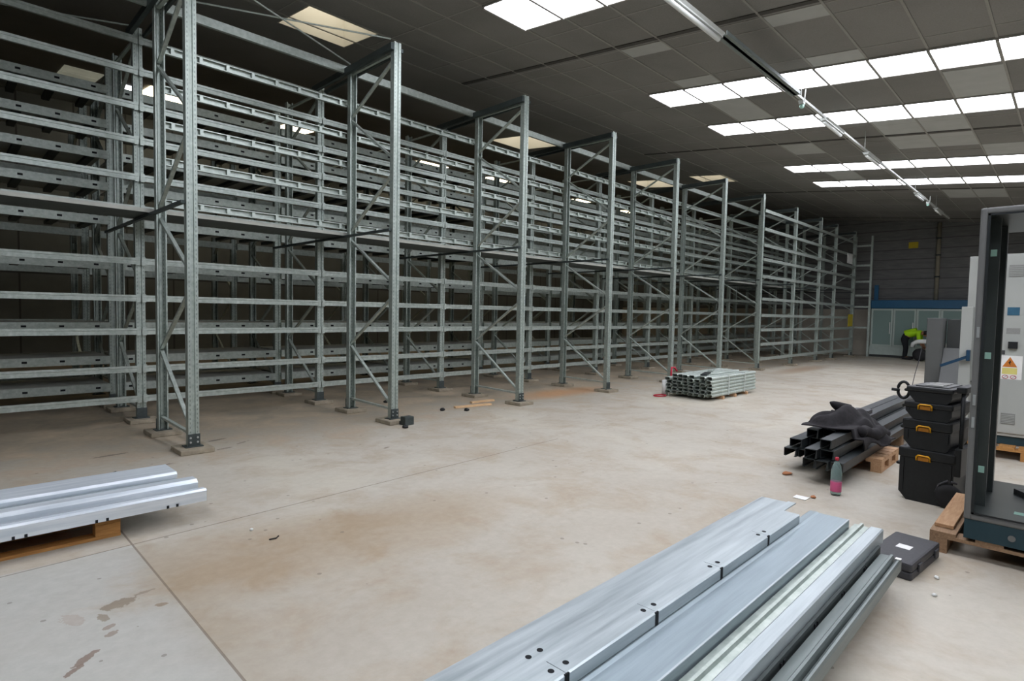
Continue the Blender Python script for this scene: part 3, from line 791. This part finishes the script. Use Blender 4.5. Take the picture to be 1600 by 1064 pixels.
# jacket: draped cloth
m = MB(); nx, ny = 44, 34; G = []
rnd = random.Random(3)
folds = [(rnd.uniform(-1, 1), rnd.uniform(4, 10), rnd.uniform(0, 6), rnd.uniform(.006, .016)) for _ in range(9)]
def stack_top(x, y):
    if y < -5.385: return .27
    if y < -5.30: return .375
    return .475 if y < -4.83 else .37
for i in range(nx+1):
    row = []
    for j in range(ny+1):
        u, v = i/nx, j/ny
        x = 4.50+.98*u+.16*(v-.5)+.04*math.sin(v*7+1); y = -4.86-.56*v+.04*math.sin(u*8+.5)-.09*u
        hgt = .478+.16*math.exp(-((u-.40)/.21)**2-((v-.27)/.20)**2)+.12*math.exp(-((u-.66)/.24)**2-((v-.42)/.30)**2)+.05*math.exp(-((u-.12)/.10)**2-((v-.3)/.3)**2)
        for a, k, c, am in folds: hgt += am*math.sin(k*2.2*(u*math.cos(a*3)+v*math.sin(a*3))+c)
        hgt -= .04*max(0, math.sin(u*9+v*4))**6
        drop = max(0, (v-.66)/.34); hgt -= .20*drop**1.2
        e = min(u, 1-u)
        if e < .14: hgt -= (.14-e)*.7
        row.append(m.bm.verts.new((x, y, max(hgt, stack_top(x, y)))))
    G.append(row)
for i in range(nx):
    for j in range(ny): m.bm.faces.new((G[i][j], G[i+1][j], G[i+1][j+1], G[i][j+1]))
jk = m.build('jacket', 'cloth_black', None, True)
tag(jk, 'crumpled black work jacket thrown over the black steel channels', 'jacket')
sd = jk.modifiers.new('thick', 'SOLIDIFY'); sd.thickness = .012; sd.offset = 0
sl = []
for k in range(15):
    u = k/14; sl.append((4.72+.62*u, -5.33-.11*u+.018*math.sin(u*9), .425-.05*u+.02*math.sin(u*11)))
MB().tube(sl, [.035+.03*math.sin(math.pi*(.15+.75*k/14))+.009*math.sin(k*2.3) for k in range(15)], 12).build('sleeve', 'cloth_black', jk, True)
MB().tube([(5.06, -5.12, .60), (4.97, -5.05, .64), (4.91, -5.02, .668), (4.86, -5.0, .69)], [.07, .055, .038, .012], 10).build('collar', 'cloth_black', jk, True)
# drink bottle
r = thing('drink_bottle', 'clear drink bottle with pink label standing by the black channels', 'bottle', (3.75, -5.38, 0))
MB().lathe([(.035, 0), (.043, .012), (.045, .05), (.045, .19), (.043, .22), (.036, .26), (.02, .30), (.014, .31), (.014, .325)], n=20).build('bottle_body', 'bottle', r, True)
MB().lathe([(.0455, .035), (.0462, .037), (.0462, .125), (.0455, .127)], n=20).build('label', 'pink', r, True)
MB().lathe([(.017, .318), (.017, .342), (.012, .346)], n=14).build('cap', 'red', r, True)

# ------------------------------------------------------------------ toolbox tower (long side with latch faces the camera)
TX, TY = 4.08, -6.0
def tb(name, label, z0, h, w0, w1, depth=.52, latch=True):
    """w0..w1 extents along local y (w0 = picture left)"""
    r = thing(name, label, 'toolbox', (TX, TY, z0), -.12, 'stacked black toolboxes')
    c = .03
    lidh = min(.09, h*.35)
    MB().ext([(w0-.0, .07), (w0+.0, h-lidh), (w1, h-lidh), (w1, .05), (w1+.03, 0), (w0-.06, 0)], 0, depth).build('box_body', 'plastic_black', r)
    MB().box(-.008, depth+.008, w1-.01, w0+.012, h-lidh+.002, h-.002, .014).build('lid', 'plastic_black', r)
    if latch:
        la = MB()
        yc = (w0+w1)/2+.02
        l = MB().tube([(-.012, yc+.05, h-lidh-.012), (-.016, yc+.05, h-lidh+.022), (-.016, yc+.038, h-lidh+.034), (-.016, yc-.038, h-lidh+.034), (-.016, yc-.05, h-lidh+.022), (-.012, yc-.05, h-lidh-.012)], .007, 8).build('latch', 'yellow', r, True)
        MB().box(-.014, -.0085, yc-.04, yc+.04, h-lidh-.012, h-lidh+.022, .002).build('latch_inset', 'amber', l)
        la.bm.free()
    for k in (0, 1):   # ribs on corners
        yy = w0-.035 if k == 0 else w1+.015
        MB().box(-.010, -.0005, yy, yy+.02, .08, h-lidh-.01).build('corner_rib', 'plastic_black', r)
    MB().tube([(.12, w0+.012, h*.62), (.12, w0+.05, h*.62), (depth-.12, w0+.05, h*.62), (depth-.12, w0+.012, h*.62)], .014, 8).build('side_handle', 'plastic_black', r, True)
    return r
r = tb('rolling_toolbox', 'large black wheeled toolbox with yellow latch at the bottom of the tower', 0.0, .47, .21, -.19, .55)
for xx in (-.035, .54): MB().lathe([(.05, -.02), (.095, -.022), (.105, 0), (.095, .022), (.05, .02)], (xx+.02, -.17, .105), 24, 'x').build('wheel', 'rubber', r, True)
MB().tube([(-.001, -.07, .12), (-.001, -.09, .19), (-.001, -.15, .235), (-.001, -.22, .225)], .01, 8).build('wheel_arch', 'plastic_dark', r, True)
h = MB().tube([(.06, -.215, .30), (.06, -.215, 1.02)], .016, 8).tube([(.48, -.215, .30), (.48, -.215, 1.02)], .016, 8).build('trolley_rails', 'plastic_black', r, True)
MB().box(.02, .52, -.245, -.17, .99, 1.045, .015).build('trolley_handle', 'plastic_black', r)
MB().box(.0, .55, -.235, -.185, .28, .52, .01).build('rail_bracket', 'plastic_black', r)
tb('toolbox', 'black toolbox with yellow latch standing on the wheeled toolbox', .47, .26, .19, -.155)
tb('toolbox', 'slimmer black toolbox with yellow latch, second from the top of the tower', .73, .155, .185, -.155)
r = tb('organiser_tray', 'open black organiser tray on top of the toolbox tower', .885, .135, .175, -.15, .5, False)
MB().box(.05, .45, -.11, .13, .133, .142).build('tray_insert', 'slab', r)
for q in range(4): MB().box(.08+.09*q, .13+.09*q, -.06, .07, .142, .150, .004).build('small_part', 'cab_vent', r)
r = thing('hand_tool', 'black hand tool with looped grip hanging on the tower tray', 'tool', (4.22, -5.795, .885))
MB().tube([(.05, .03+.045*math.cos(a), .075+.075*math.sin(a)) for a in [k*math.pi/10 for k in range(20)]], .013, 8, True).build('grip', 'plastic_black', r, True)
MB().tube([(.05, .06, .07), (.03, .12, .075)], .014, 8).build('nose', 'plastic_black', r, True)

# ------------------------------------------------------------------ open dark cabinet on the pallet
r = thing('cabinet_shell', 'tall empty grey cabinet shell with dark interior on the weathered pallet', 'cabinet', (2.86, -7.19, .144))
W, Dp, z0, z1 = .80, 1.22, .13, 2.20
b = .04
fr = MB()
fr.box(0, .06, W-b, W, z0, z1, .012).box(0, .06, 0, b, z0, z1, .012).box(0, .06, b-.01, W-b+.01, z1-b, z1, .012).box(0, .06, b-.01, W-b+.01, z0, z0+b, .012)
fr.build('front_frame', 'cab_frame', r)
g = MB()
g.box(-.004, .0, W-b-.014, W-b, z0+b, z1-b).box(-.004, .0, b, W-b, z1-b-.012, z1-b).box(-.004, 0, b, W-b, z0+b, z0+b+.012)
g.build('gasket', 'cab_glass', r)
MB().box(.06, Dp, W-.022, W, z0, z1).build('side_wall', 'cab_inner', r)
MB().box(.06, Dp, 0, .02, z0, z1).build('side_wall', 'cab_inner', r)
MB().box(.06, Dp, .02, W-.022, z1-.03, z1).build('roof', 'cab_inner', r)
MB().box(.06, Dp, .02, W-.022, z0, z0+.03).build('floor_plate', 'cab_inner', r)
MB().box(.005, Dp-.02, .005, W-.005, 0, z0).build('plinth', 'teal', r)
MB().lathe([(.02, -.004), (.02, .0)], (.004, W-.25, .06), 14, 'x').build('plinth_bolt', 'cab_frame', r)
for xx in (.30, .78): MB().box(xx, xx+.03, W-.085, W-.0225, z0+.031, z1-.031).build('mounting_rail', 'cab_inner', r)
MB().box(Dp-.05, Dp, W-.06, W-.022, z0+.03, z1-.03).build('rear_post', 'cab_inner', r)
MB().box(Dp-.05, Dp, .02, W-.3, z0+.03, z1-.75).build('rear_panel', 'cab_inner', r)
MB().box(.3, .5, W-.42, W-.2, z1-.05, z1-.031).build('roof_vent', 'sticker', r)
for xx, zz in ((.205, 1.93), (.205, 1.22), (.205, .42)): MB().box(.2955, .2995, W-.07, W-.036, zz-.023, zz+.023).build('sticker', 'sticker', r)
MB().box(.25, .32, W-.32, W-.24, z0+.03, z0+.032).build('sticker', 'sticker', r)
for zz in (.9, 1.35, .75): MB().box(-.012, -.003, W-.03, W-.015, zz, zz+.07).build('hinge', 'bolt', r)
MB().bar((.3, .12, z0+.05), (.9, .55, z0+.05), .12, .04).build('loose_strip', 'slab', r)

# ------------------------------------------------------------------ light grey cabinets
r = thing('control_cabinet', 'light grey control cabinet with display and yellow warning sign', 'cabinet', (6.95, -6.9, .144))
MB().box(0, .6, 0, .71, .10, 2.26, .008).build('body', 'cab_light', r)
MB().box(.02, .58, .02, .69, 0, .10).build('plinth', 'teal', r)
MB().box(-.015, 0, .01, .70, .14, 2.24, .004).build('door', 'cab_light', r)
Y = lambda v: v+6.9
def plate(nm, a, bb, z0, z1, mat, d=-.02): return MB().box(d, -.0152, Y(bb), Y(a), z0-.144, z1-.144, 0).build(nm, mat, r)
for z0, z1 in ((2.13, 2.27), (.39, .52)):
    v = plate('vent', -6.27, -6.40, z0, z1, 'cab_vent')
    for q in range(6): MB().box(-.026, -.0205, Y(-6.395), Y(-6.275), z0-.144+.012+q*(z1-z0-.02)/6, z0-.144+.02+q*(z1-z0-.02)/6).build('louvre', 'cab_light', v)
plate('display_screen', -6.275, -6.385, 1.68, 1.775, 'screen')
plate('nameplate', -6.275, -6.40, 1.46, 1.53, 'cab_vent', -.017)
plate('door_handle', -6.30, -6.385, 1.29, 1.37, 'plastic_black', -.05)
plate('lock', -6.22, -6.275, 1.22, 1.265, 'plastic_dark', -.025)
sg = plate('warning_sign', -6.225, -6.435, .925, 1.205, 'paper', -.018)
yc, zc = Y(-6.325), 1.12-.144
MB().ext([(yc-.068, zc-.05), (yc+.068, zc-.05), (yc, zc+.07)], -.0195, -.0182).build('warning_triangle', 'orange', sg)
MB().ext([(yc+.004, zc+.04), (yc-.014, zc+.003), (yc-.003, zc+.003), (yc-.006, zc-.035), (yc+.015, zc+.01), (yc+.004, zc+.01)], -.0205, -.0196).build('lightning_bolt', 'hole', sg)
MB().box(-.0195, -.0182, yc-.068, yc+.068, .985-.144, 1.06-.144).build('yellow_panel', 'pale_yellow', sg)
for d in (-.036, .036):
    MB().tube([(-.019, yc+d+.026*math.cos(a), .952-.144+.020*math.sin(a)) for a in [k*math.pi/8 for k in range(16)]], .0035, 6, True).build('prohibition_ring', 'red', sg)
    MB().bar((-.019, yc+d-.018, .952-.144+.014), (-.019, yc+d+.018, .952-.144-.014), .003, .004, (1, 0, 0)).build('prohibition_bar', 'hole', sg)
r = thing('control_cabinet', 'taller light grey cabinet side with blue lever handle, left of the open shell', 'cabinet', (7.2, -6.06, .144))
MB().box(.0, .7, -.09, .19, 0, 2.27, .006).build('body', 'cab_light', r)
MB().box(-.05, -.002, .12, .24, .0, 1.64, .006).build('door', 'cab_light', r)
MB().bar((-.1, .14, 1.02), (-.1, .42, .88), .03, .035).build('lever', 'blue_dark', r)
MB().box(-.12, -.0505, .125, .165, .96, 1.10, .008).build('lever_boss', 'blue_dark', r)
for yy in (.06, .10): MB().lathe([(.016, -.012), (.016, -.0005)], (0, yy, .70), 10, 'x').build('lock', 'plastic_black', r)
MB().box(-.004, -.0005, .05, .075, .40, .46).build('small_tag', 'paper', r)
MB().box(-.03, -.0005, -.02, .01, .05, .25).build('gland', 'plastic_black', r)

# ------------------------------------------------------------------ strapped bundle of uprights
x0, ln = 8.28, 2.05
cols, rows, yA, yBn = 8, 6, -2.03, -1.06
pw = (yBn-yA)/cols; phh = .066
me = MB().sheet([(.022, .0), (.001, .020), (.001, .044), (.022, .064), (pw-.024, .064), (pw-.003, .044), (pw-.003, .020), (pw-.024, .0)], -.004, 0, ln).mesh('steel_upright', 'galv')
for q in range(rows):
    for c in range(cols):
        if q == rows-1 and c in (7, 2): continue
        place = 'in the bundle' 
        o = link('steel_upright', me, None, (x0+rnd.uniform(-.04, .04), yA+c*pw, .062+q*phh))
        tag(o, 'galvanised upright in the strapped bundle on thin bearers', 'steel upright', 'uprights in the strapped bundle')
zt = .064+rows*phh
for xx, lb in ((9.0, 'white strap round the steel upright bundle, at the camera end'), (9.75, 'white strap round the steel upright bundle, at the far end')):
    tag(MB().box(xx, xx+.03, yA-.008, yA-.003, .062, zt+.004).box(xx, xx+.03, yA-.008, yBn+.01, zt+.001, zt+.005).build('strap', 'strap'), lb, 'strap')
tag(MB().bar((8.4, -1.8, zt+.015), (8.95, -1.62, zt+.015), .12, .02).build('steel_offcut', 'steel_black'), 'dark offcut lying on top of the strapped bundle', 'offcut')
tag(MB().bar((9.3, -1.5, zt+.015), (9.7, -1.35, zt+.015), .1, .02).build('steel_offcut', 'galv'), 'grey offcut lying near the middle of the strapped bundle', 'offcut')
tag(MB().lathe([(.03, 0), (.06, 0), (.06, .30), (.03, .30)], (8.40, -.985, 0), 18).build('wrap_roll', 'white', None, True), 'white film roll standing at the corner of the strapped bundle', 'roll')
tag(MB().tube([(8.15+.16*math.cos(a), -1.02+.10*math.sin(a), .014) for a in [k*math.pi/10 for k in range(20)]], .013, 6, True).build('ratchet_strap', 'red'), 'red strap coiled on the floor beside the bundle', 'strap')
tag(MB().tube([(9.0, -.80, .02), (9.0, -.78, .40), (9.03, -.77, .50), (9.10, -.80, .50), (9.14, -.84, .42)], .022, 8).build('red_hook', 'red', None, True), 'red hooked cable standing behind the strapped bundle', 'cable')

# ------------------------------------------------------------------ scraps on the floor
def lump(name, lab, cat, c, r, mat, sq=(1, .7, .4), grp=None):
    bm = MB(); g = bmesh.ops.create_icosphere(bm.bm, subdivisions=2, radius=r)
    q = random.Random(lab)
    for v in g['verts']:
        v.co *= q.uniform(.75, 1.2); v.co = Vector((v.co.x*sq[0], v.co.y*sq[1], v.co.z*sq[2]))
    o = bm.build(name, mat, None, True, (c[0], c[1], r*sq[2]*.8)); return tag(o, lab, cat, grp)
lump('brown_scrap', 'brown scrap beside the black steel channels', 'scrap', (4.12, -4.83), .055, 'brown', (1.1, .9, .25))
tag(MB().box(3.36, 3.46, -5.25, -5.14, .002, .006).build('paper_scrap', 'paper'), 'white paper scrap past the far end of the foreground stack', 'paper')
lump('brown_scrap', 'brown scrap next to the white paper', 'scrap', (3.5, -5.27), .03, 'brown')
for a, b, lb in (((4.05, .40, .02), (4.75, .28, .02), 'split wood offcut lying before the second front bay'), ((4.6, .62, .02), (5.1, .58, .02), 'short pale wood offcut behind the longer one')):
    tag(MB().bar(a, b, .07, .03).build('wood_offcut', 'scrap'), lb, 'wood offcut')
for c, lb in (((3.75, .35), 'dark clod on the dusty floor between second and third frames, closest to second'), ((4.05, .1), 'dark clod in front of the split wood offcut'), ((8.2, .3), 'dark clod behind the strapped bundle by frame fourth'), ((3.5, 1.6), 'dark clod under the second front bay, deep inside'), ((2.5, -.42), 'dark clod at the foot of the second front post')):
    lump('clod', lb, 'clod', c, .045, 'plastic_black', (1, .8, .6), 'dark clods near the racks')
for c, lb in (((-.42, -2.72), 'white pebble past the corner of the orange pallet'), ((2.35, -6.33), 'white pebble beside the small charcoal case'), ((2.06, -6.36), 'white pebble in front of the small charcoal case')):
    lump('pebble', lb, 'pebble', c, .013, 'white', (1, 1, .8), 'white pebbles')
tag(MB().tube([(-1.5, -.6, .012), (-1.2, -.52, .02), (-.95, -.55, .012), (-.8, -.4, .012)], .006, 6).build('twig', 'rubber'), 'dark twig on the floor before the nearest rack', 'twig')
tag(MB().tube([(-.40, -2.98, .006), (-.36, -3.0, .01), (-.33, -2.97, .01)], .005, 6).build('twig', 'rubber'), 'small dark twig in the open floor', 'twig')

# ------------------------------------------------------------------ light track hung under the ceiling
zt, yt = 5.2, -3.45
r = thing('light_track', 'long pale lighting track hanging under the ceiling', 'lighting track', (0, yt, zt))
MB().box(-4, 23.3, -.022, .022, .0, .04).build('rail', 'track', r)
MB().ext([(-.07, .0), (-.07, .05), (-.062, .05), (-.062, .008), (.062, .008), (.062, .05), (.07, .05), (.07, .0)], 5.2, 7.9).build('trunking', 'trunk', r)
for xx in (-1, 3.8, 8.15, 12.1, 17.4, 20.7):
    MB().tube([(xx, 0, .04), (xx, 0, cz(yt)-zt)], .006, 6).build('hanger', 'track', r)
FX = [(1.2, 'first'), (3.45, 'second'), (9.3, 'third'), (12.2, 'fourth'), (17.5, 'fifth'), (20.6, 'sixth')]
for xx, o in FX:
    w = 1.7 if xx < 5 else 1.1
    t_ = thing('tube_light', 'unlit batten light on the ceiling track, %s from the camera' % o, 'light', (xx, yt, zt), 0, 'batten lights on the track')
    MB().ext([(-.07, 0), (.07, 0), (.045, -.03), (.045, -.05), (-.045, -.05), (-.045, -.03)], 0, w).build('housing', 'track', t_)
    MB().tube([(.04, 0, -.075), (w-.04, 0, -.075)], .03, 12).build('tube', 'tube', t_, True)
for xx, lb in ((8.2, 'small bracket sensor hanging on the track before the third batten light'), (19.3, 'small white sensor on the track between fifth and sixth batten lights')):
    q = thing('sensor', lb, 'sensor', (xx, yt, zt))
    MB().box(-.05, .05, -.04, .04, -.07, -.001, .012).build('sensor_body', 'track', q)
    MB().lathe([(.02, -.13), (.035, -.11), (.035, -.071)], n=14).build('sensor_eye', 'sticker', q, True)
    MB().tube([(-.06, -.055, -.04), (-.03, -.06, .16)], .010, 6).build('sensor_arm', 'track', q)

# ------------------------------------------------------------------ daylight
wd = bpy.data.worlds.new('world'); S.world = wd; wd.use_nodes = True
nt = wd.node_tree; bg = nt.nodes['Background']
sky = nt.nodes.new('ShaderNodeTexSky'); sky.sky_type = 'HOSEK_WILKIE'; sky.turbidity = 5; sky.sun_direction = (.3, -.5, .8)
nt.links.new(sky.outputs['Color'], bg.inputs['Color']); bg.inputs['Strength'].default_value = .8
